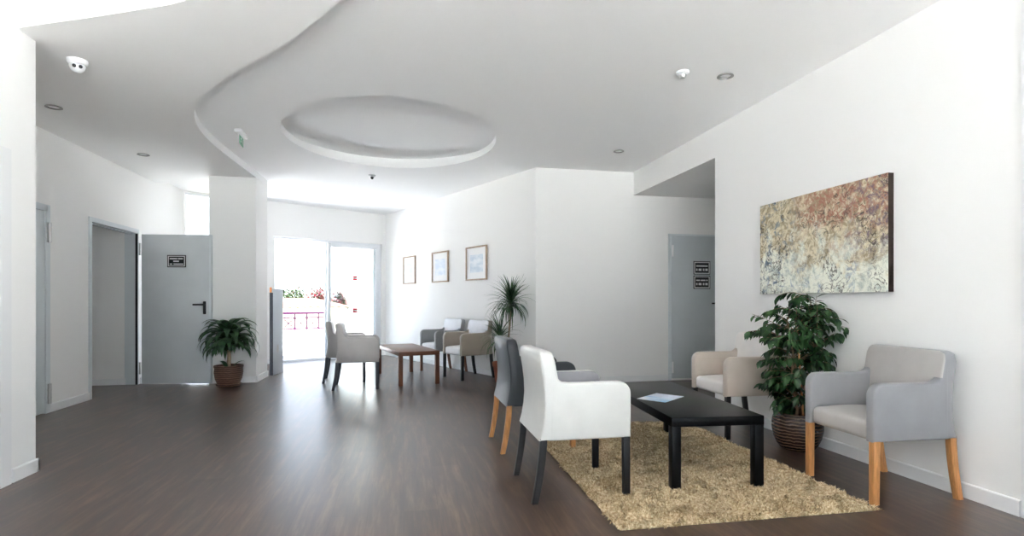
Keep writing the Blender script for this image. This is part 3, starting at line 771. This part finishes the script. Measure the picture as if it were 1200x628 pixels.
# ------------------------------------------------------------------ pictures
r = empty('abstract_picture', 'large abstract canvas in cream, rust and blue on right wall', 'painting', (XR - .0005, 3.675, 1.572))
link('canvas', BX((-.045, -.652, -.39), (-.042, .652, .39)), CANVAS, r, 0)
link('canvas_edge', BX((-.042, -.652, -.39), (0, .652, .39)), CANVEDGE, r, 0)
for s, w, nm, c1, c2 in ((4.13 - .27, .52, 'framed print closest to the sliding door on the picture wall', (200, 218, 226), (232, 238, 243)),
                         (2.64, .58, 'middle framed print of the row on the picture wall', (204, 216, 232), (230, 236, 243)),
                         (1.47, .60, 'largest framed print, nearest the spiky plant on the picture wall', (198, 212, 224), (230, 236, 242))):
    p = A + pw * s
    M = frame_mat(Vector((p.x, p.y, 1.715)), -pw); Y = -sgnp
    r = empty('framed_picture', nm, 'picture', (0, 0, 0), 0, 'framed prints on the picture wall'); r.matrix_world = M
    h = .265; w2 = w / 2; t = .022
    def by(lo, hi, bev=0): 
        y0, y1 = sorted((lo[1] * Y, hi[1] * Y)); return BX((lo[0], y0, lo[2]), (hi[0], y1, hi[2]), bev)
    bm = by((-w2, .001, h - t), (w2, .03, h), .002); merge(bm, by((-w2, .001, -h), (w2, .03, -h + t), .002)); merge(bm, by((-w2, .001, -h + t), (-w2 + t, .03, h - t), .002)); merge(bm, by((w2 - t, .001, -h + t), (w2, .03, h - t), .002))
    link('frame', bm, PICFRAME, r)
    link('mount', by((-w2 + t, .002, -h + t), (w2 - t, .012, h - t)), MAT_W, r, 0)
    link('print', by((-w2 + .11, .011, -h + .12), (w2 - .11, .0135, h - .13)), print_mat('print_' + str(int(s * 10)), c1, c2, s), r, 0)

# ------------------------------------------------------------------ plants
def pot(root, prof, m, soil_z, soil_r, saucer=None, sm=None):
    link('pot', lathe(bmesh.new(), prof, 48), m, root, 60)
    link('soil', lathe(bmesh.new(), [(0, soil_z + .006), (soil_r * .6, soil_z + .003), (soil_r, soil_z - .004), (soil_r, soil_z - .02), (0, soil_z - .02)], 32), SOIL, root)
    if saucer: link('saucer', lathe(bmesh.new(), saucer, 40), sm or m, root)

# ficus beside the right wall
R_ = random.Random(11)
r = empty('potted_ficus', 'tall bushy dark green ficus in a ribbed brown pot by right wall', 'plant', (2.943, 3.66, 0))
pot(r, [(0, .012), (.105, 0), (.118, .008), (.144, .04), (.166, .09), (.178, .15), (.179, .19), (.172, .235), (.158, .265), (.158, .278), (.15, .279), (.147, .25), (.143, .2), (0, .2)], POT_DARK, .24, .149)
wood = bmesh.new(); fol = bmesh.new()
stems = []
for k in range(4):
    a = k * 1.7 + .3; bx, by_ = .035 * math.cos(a), .035 * math.sin(a)
    pts = [Vector((bx, by_, .22))]; hgt = (1.12, .98, .88, .74)[k]
    for i in range(1, 8):
        t = i / 7
        pts.append(Vector((bx * (1 + t) + .05 * math.sin(3 * t + a), by_ * (1 + t) + .05 * math.cos(2.5 * t + a) - .05 * math.sin(1), .22 + (hgt - .22) * t)))
    tube(wood, pts, [.011 - .007 * i / 7 for i in range(8)], 7); stems.append(pts)
def env(z):
    tab = [(.28, .16), (.4, .22), (.55, .27), (.7, .31), (.84, .36), (.98, .41), (1.08, .37), (1.17, .24), (1.25, .07)]
    for (a, ra_), (b, rb_) in zip(tab, tab[1:]):
        if a <= z <= b: return ra_ + (rb_ - ra_) * (z - a) / (b - a)
    return .1
def clampf(p):
    p = Vector(p); p.x = min(p.x, .165)
    if p.z < .72: p.y = max(-.42, min(p.y, .24))
    return p
for k in range(140):
    st = stems[k % 4]; zt_ = R_.uniform(.36, 1.23)
    j = min(range(len(st)), key=lambda i: abs(st[i].z - (zt_ - .12))); p0 = st[j]
    a = R_.uniform(0, 2 * PI); rad = env(zt_) * R_.uniform(.55, 1.0)
    tip = clampf((rad * math.cos(a), rad * math.sin(a), zt_ - .05)); mid = (p0 + tip) * .5 + Vector((0, 0, .06 + .05 * R_.random()))
    pts = []
    for i in range(7):
        t = i / 6; pts.append(p0 * (1 - t) ** 2 + mid * 2 * t * (1 - t) + tip * t * t)
    tube(wood, pts, [.0035 - .0022 * i / 6 for i in range(7)], 5)
    nl = 13
    for i in range(nl):
        t = .3 + .7 * (i + R_.random()) / nl; t = min(t, 1)
        q = p0 * (1 - t) ** 2 + mid * 2 * t * (1 - t) + tip * t * t
        tang = ((mid - p0) * (1 - t) + (tip - mid) * t).normalized()
        sd_ = tang.cross(Vector((0, 0, 1))); sd_ = sd_.normalized() if sd_.length > .01 else Vector((1, 0, 0))
        d = tang * R_.uniform(.3, .9) + sd_ * (1 if i % 2 else -1) * R_.uniform(.3, .9) + Vector((0, 0, -R_.uniform(.25, 1.0)))
        d.normalize(); ln = R_.uniform(.055, .092)
        en = q + d * ln
        if en.x > .19: d.x -= .9; d.normalize()
        if q.z < .72 and en.y > .27: d.y -= .9; d.normalize()
        up = Vector((R_.uniform(-.4, .4), R_.uniform(-.4, .4), 1))
        ovate(fol, q, d, up, ln, ln * R_.uniform(.42, .55))
link('stem', wood, BARK, r); link('foliage', fol, FICUS, r, 0)
stk = link('support_cane', tube(bmesh.new(), [(-.02, -.09, .23), (-.05, -.06, .92)], .007, 8), OAK, r)

# corn plant beside the open door
R_ = random.Random(5)
r = empty('potted_dracaena', 'broad leaved corn plant in a brown ribbed pot beside the grey open door', 'plant', (-2.275, 7.83, 0))
pot(r, [(0, .03), (.11, .028), (.135, .03), (.163, .1), (.175, .18), (.17, .24), (.178, .25), (.178, .275), (.166, .275), (.16, .25), (.15, .2), (0, .2)], POT_MID, .245, .162,
    [(0, 0), (.13, 0), (.155, .022), (.158, .032), (.148, .032), (.13, .014), (0, .014)])
link('stem', tube(bmesh.new(), [(0, 0, .23), (.006, 0, .38), (0, .006, .52), (.004, 0, .66)], [.026, .024, .023, .018], 12), CANE, r)
fol = bmesh.new()
for k in range(40):
    t = k / 39; az = k * 2.39996 + R_.uniform(-.2, .2)
    el = .7 + .72 * t + R_.uniform(-.12, .12); ln = R_.uniform(.5, .62) * (1 - .2 * t)
    # keep the leaves clear of the column behind and the door leaf
    strap(fol, (0, 0, .56 + .12 * t), az, el, ln, R_.uniform(.11, .14), 3.0 - .7 * t + R_.uniform(-.2, .2), 11, .22, 2.6, R_.uniform(-.3, .3))
for k in range(26):
    az = k * 2.39996 + 1; strap(fol, (0, 0, .44 + .005 * k), az, .75 + R_.uniform(-.2, .2), R_.uniform(.38, .5), R_.uniform(.1, .13), 2.7 + R_.uniform(-.2, .2), 10, .2, 2.6, R_.uniform(-.3, .3))
for k in range(7):
    az = k * 2.1 + .4; ln = .17 if math.sin(az) > .2 else .24
    strap(fol, (.05 * math.cos(az), .05 * math.sin(az), .25), az, 1.0, ln, .045, 1.5, 8, .3)
for v in fol.verts:
    lim = .235 if v.co.x > -.24 else .165
    if v.co.y > lim: v.co.y = lim - .15 * (v.co.y - lim)
link('foliage', fol, CORN, r, 0)

# spiky dracaena by the corner of the picture wall
R_ = random.Random(9)
r = empty('potted_dracaena', 'spiky thin leaved dracaena in a terracotta pot before the picture wall corner', 'plant', (1.352, 7.42, 0))
pot(r, [(0, .0), (.1, 0), (.112, .006), (.128, .14), (.143, .22), (.152, .225), (.154, .285), (.142, .285), (.138, .25), (.13, .2), (0, .2)], TERRA, .25, .139)
link('stem', tube(bmesh.new(), [(.02, 0, .23), (.06, -.01, .5), (.085, -.02, .8), (.10, -.02, 1.10)], [.016, .014, .013, .011], 10), CANE, r)
link('stem', tube(bmesh.new(), [(-.03, -.03, .23), (-.05, -.05, .45), (-.06, -.06, .62)], [.013, .012, .01], 10), CANE, r)
fol = bmesh.new()
def tuft(c, n, l0, l1, seed, keep):
    q = random.Random(seed)
    for k in range(n):
        t = k / (n - 1); az = k * 2.39996 + q.uniform(-.2, .2)
        el = -.35 + 1.75 * t + q.uniform(-.15, .15); ln = q.uniform(l0, l1)
        out = Vector((math.cos(az), math.sin(az), 0)); dwall = keep
        lim = dwall / max(.05, out.dot(Vector((pn.x, pn.y, 0)))) if out.dot(Vector((pn.x, pn.y, 0))) > 0 else 9
        if ln * max(.3, math.cos(el)) > lim: ln = max(.12, lim)
        strap(fol, (c[0], c[1], c[2] + .07 * t), az, el, ln, .024, (2.1 - 1.5 * t) * q.uniform(.7, 1.25), 9, .35, 1.6)
tuft((.10, -.02, 1.06), 150, .34, .46, 1, .2); tuft((-.06, -.06, .58), 70, .28, .42, 2, .26)
base_ = Vector((1.352, 7.42, 0))
for v in fol.verts:
    q = (v.co + base_ - A).dot(pn)
    if q > -.02 and (v.co + base_ - A).dot(pw) > -.05: v.co -= pn * (q + .02)
link('foliage', fol, SPIKY, r, 0)

# ------------------------------------------------------------------ grey panel standing behind the column
r = empty('upright_panel', 'tall slim grey panel with dark front edge standing behind the column', 'panel', (-1.985, 8.80, 0), math.radians(-9))
link('board', BX((0, .012, 0), (.045, .42, 1.31), .004), mat('grey_board', srgb(205, 212, 220), .3, .5), r)
link('edge', BX((-.002, 0, 0), (.047, .012, 1.25), .002), mat('dark_edge', srgb(60, 64, 74), .4, .5), r)
link('tip', BX((0, 0, 1.252), (.03, .011, 1.33), .003), mat('orange_tip', srgb(235, 150, 90), .5), r)
link('grip', lathe(bmesh.new(), [(0, .006), (.03, .005), (.04, 0)], 20, Matrix.Translation((.045, .2, .39)) @ Matrix.Rotation(PI / 2, 4, 'Y') @ Matrix.Scale(1.6, 4, (1, 0, 0))), STEEL, r)

# ------------------------------------------------------------------ outside: balcony and beyond (local frame of the far wall)
WHITEX = mat('white_render', (0.78, 0.77, 0.76, 1), 0.8, 0.2, noise=.04, nscale=3)
BOUNCE_PAVE = mat('bounce_paving', (0.84, 0.83, 0.82, 1), 0.7, 0.2, noise=.06, nscale=6)  # kept pale to bounce sunlight up through the windows
MAUVE = mat('mauve_paint', srgb(42, 10, 38), 0.6, 0.1)
BALC = mat('balcony_tile', (0.36, 0.38, 0.42, 1), 0.7, 0.2, noise=.06, nscale=6)
TILE = ribbed_glaze('roof_tile', (62, 36, 26), (96, 62, 48), 6, 0.8)
GROUND = mat('dry_ground', srgb(150, 140, 110), 0.9, 0.1, noise=.2, nscale=.4)
struct(link('floor_balcony', BX((-9, .22, -.12), (4, 3.62, .03), 0, MF), BALC, smooth=0))
struct(link('wall_parapet', BX((-9, 3.4, .03), (4.0, 3.6, .39), 0, MF), WHITEX, smooth=0))
rl = empty('balcony_railing', 'mauve metal balcony railing with crossed bars above the parapet', 'railing')
xe = .085
def rail(name, z, t): return link(name, BX((xe - 7.2, 3.5 - t, z - t), (xe + .18, 3.5 + t, z + t), .003, MF), MAUVE, rl)
rail('top_rail', .825, .028); rail('rail', .715, .014); rail('rail', .43, .014)
for k in range(24):
    x = xe - .305 * k
    link('post', BX((x - .012, 3.488, .388), (x + .012, 3.512, .81), 0, MF), MAUVE, rl, 0)
    bm = bmesh.new()
    for za, zb in ((.435, .71), (.71, .435)):
        tube(bm, [MF @ Vector((x - .305, 3.5, za)), MF @ Vector((x, 3.5, zb))], .011, 6)
    link('cross_bar', bm, MAUVE, rl)
    if k % 4 == 3:
        bm = bmesh.new()
        for i in range(6): box(bm, (x + .05 + .035 * i, 3.495, .435), (x + .058 + .035 * i, 3.505, .71), 0, MF)
        link('baluster_panel', bm, MAUVE, rl, 0)
# white neighbouring wing on the right
bm = bmesh.new()
prism(bm, [(1.8, -3), (5.2, -3), (5.2, 4.2), (1.0, 4.2), (1.05, 1.4), (1.5, .96), (1.75, .35)], 3.9, 4.3, 'y', 0, MF)
o = link('garden_wall', bm, WHITEX, None, 0); tag(o, 'white rendered wall with sloping edge outside the right glass panel', 'wall')
struct(link('floor_bounce_terrace', BX((-14, YN - 12, -.14), (14, 1.6, -.125)), BOUNCE_PAVE, smooth=0))  # unseen terrace added as a sunlit reflector for the ceiling
struct(link('floor_ground', BX((-60, 4, -3.2), (60, 90, -3), 0, MF), GROUND, smooth=0))
# neighbour house with tiled roof
h = empty('neighbour_house', 'low white house with pale terracotta tiled roof beyond the balcony', 'house')
link('wall', BX((-9, 12, -3), (5, 19, .87), 0, MF), WHITEX, h, 0)
bm = bmesh.new(); nx = 48
for i in range(nx):
    x0 = -9.2 + 14.4 * i / nx; wdt = 14.4 / nx
    ya, za, yb, zb = 11.6, .84, 15.5, 1.22
    pa, pb = [], []
    for j in range(7):
        th = PI * j / 6; pa.append(MF @ Vector((x0 + wdt * .5 - math.cos(th) * wdt * .5, ya, za + .06 * math.sin(th)))); pb.append(MF @ Vector((x0 + wdt * .5 - math.cos(th) * wdt * .5 + .0, yb, zb + .06 * math.sin(th))))
    va = [bm.verts.new(p) for p in pa]; vb = [bm.verts.new(p) for p in pb]
    for j in range(6): bm.faces.new((va[j], va[j + 1], vb[j + 1], vb[j]))
    vc = [bm.verts.new(MF @ Vector((x0 + (wdt if q else 0), 19.4, za))) for q in (0, 1)]
    bm.faces.new((vb[0], vb[6], vc[1], vc[0]))
link('roof', bm, TILE, h)
# shrubs and trees beyond the roof
def shrub(name, label, cat, x, y, zb, zt_, rad, seed, blossoms, grp):
    q = random.Random(seed); o = MF @ Vector((x, y, -3))
    r = empty(name, label, cat, o, 0, grp)
    zb += 3; zt_ += 3
    w = bmesh.new(); f = bmesh.new(); bl = bmesh.new()
    tube(w, [(0, 0, 0), (.05, 0, zb * .6), (0, .05, (zb + zt_) / 2)], [.09, .07, .03], 8)
    for k in range(900):
        th = q.uniform(0, 2 * PI); u = q.uniform(-1, 1); rr = q.random() ** .35
        lump = 1 + .25 * math.sin(3 * th + seed) + .15 * math.sin(7 * th + 2 * u)
        p = Vector((math.cos(th) * math.sqrt(1 - u * u) * rad * rr * lump, math.sin(th) * math.sqrt(1 - u * u) * rad * rr * lump, (zb + zt_) / 2 + u * rr * (zt_ - zb) / 2 * (1 + .2 * math.sin(5 * th))))
        d = Vector((q.uniform(-1, 1), q.uniform(-1, 1), q.uniform(-.6, 1)))
        tgt = bl if q.random() < blossoms else f
        ovate(tgt, p, d, Vector((0, 0, 1)), q.uniform(.16, .28), q.uniform(.07, .12))
    link('trunk', w, BARK, r)
    link('foliage', f, BUSH if blossoms < .2 else BUSHP, r, 0)
    if blossoms > 0: link('blossom', bl, PINK, r, 0)
    else: bl.free()
shrub('green_shrub', 'low green shrub furthest left beyond the tiled roof', 'shrub', 5.3, 20.2, .2, 1.72, .75, 1, 0, None)
shrub('palm_shrub', 'taller spiky green shrub standing up behind the tiled roof', 'shrub', 7.15, 23, .2, 2.05, .8, 2, .05, None)
shrub('oleander_shrub', 'pink flowering shrub beside the tall green shrub beyond the roof', 'shrub', 7.75, 21, .2, 1.85, .85, 3, .45, None)
shrub('oleander_shrub', 'pink flowering shrub just left of the sliding door stile', 'shrub', 9.15, 23.8, .2, 1.95, .6, 4, .5, None)
shrub('oleander_shrub', 'pale pink shrub seen through the closed glass panel', 'shrub', 9.6, 22.1, .2, 1.75, .5, 5, .4, None)

# ------------------------------------------------------------------ light
W = bpy.data.worlds.new('World'); bpy.context.scene.world = W; W.use_nodes = True
n = W.node_tree.nodes; l = W.node_tree.links
bg = n['Background']
tc = n.new('ShaderNodeTexCoord'); sp = n.new('ShaderNodeSeparateXYZ'); l.new(tc.outputs['Generated'], sp.inputs[0])
rp = n.new('ShaderNodeValToRGB'); l.new(sp.outputs['Z'], rp.inputs['Fac'])
rp.color_ramp.elements[0].position = 0.0; rp.color_ramp.elements[0].color = (0.82, 0.91, 1.0, 1)
rp.color_ramp.elements[1].position = 0.6; rp.color_ramp.elements[1].color = (0.58, 0.75, 1.0, 1)
l.new(rp.outputs['Color'], bg.inputs['Color']); bg.inputs['Strength'].default_value = 0.95
sun = bpy.data.lights.new('sun', 'SUN'); sun.energy = 34; sun.angle = math.radians(.6); sun.color = (1, .98, .96)
so = bpy.data.objects.new('sun', sun); C.objects.link(so)
so.rotation_euler = Vector((-.50, -.06, -1.0)).to_track_quat('-Z', 'Y').to_euler()
def portal(name, M, w, h):
    a = bpy.data.lights.new(name, 'AREA'); a.shape = 'RECTANGLE'; a.size = w; a.size_y = h; a.cycles.is_portal = True
    o = bpy.data.objects.new(name, a); C.objects.link(o); o.matrix_world = M
def facing(loc, d): return Matrix.Translation(loc) @ Vector(d).to_track_quat('-Z', 'Y').to_matrix().to_4x4()
portal('portal_far', facing(B + e * (s0 + s1) / 2 + nf * .25 + Vector((0, 0, zt / 2)), -nf), s1 - s0, zt)
portal('portal_far_left', facing(B + e * 3.2 + nf * .25 + Vector((0, 0, 1.36)), -nf), .97, 2.7)
portal('portal_behind', facing((.4, YN - .25, 1.36), (0, 1, 0)), 5.1, 2.48)
portal('portal_right', facing((XR + .22, -1.075, 1.41), (-1, 0, 0)), 4.25, 2.58)
portal('portal_upper', facing((-1.375, YN - .25, 3.42), (0, 1, 0)), 1.55, .95)

# ------------------------------------------------------------------ camera
cam = bpy.data.cameras.new('camera'); co_ = bpy.data.objects.new('camera', cam); C.objects.link(co_)
co_.location = (0, 0, 1.12); co_.rotation_euler = (PI / 2, 0, -math.atan(127 / 640))
cam.sensor_fit = 'HORIZONTAL'; cam.sensor_width = 36; cam.lens = 640 / 1200 * 36; cam.shift_y = 39 / 1200
cam.clip_start = .05; cam.clip_end = 300
sc = bpy.context.scene; sc.camera = co_
sc.view_settings.view_transform = 'Standard'; sc.view_settings.look = 'None'; sc.view_settings.gamma = 1; sc.view_settings.use_curve_mapping = False
sc.view_settings.exposure = 1.99
sc.cycles.max_bounces = 14; sc.cycles.diffuse_bounces = 9; sc.cycles.glossy_bounces = 5; sc.cycles.transparent_max_bounces = 16
sc.cycles.use_denoising = True
sc.cycles.sample_clamp_indirect = 12
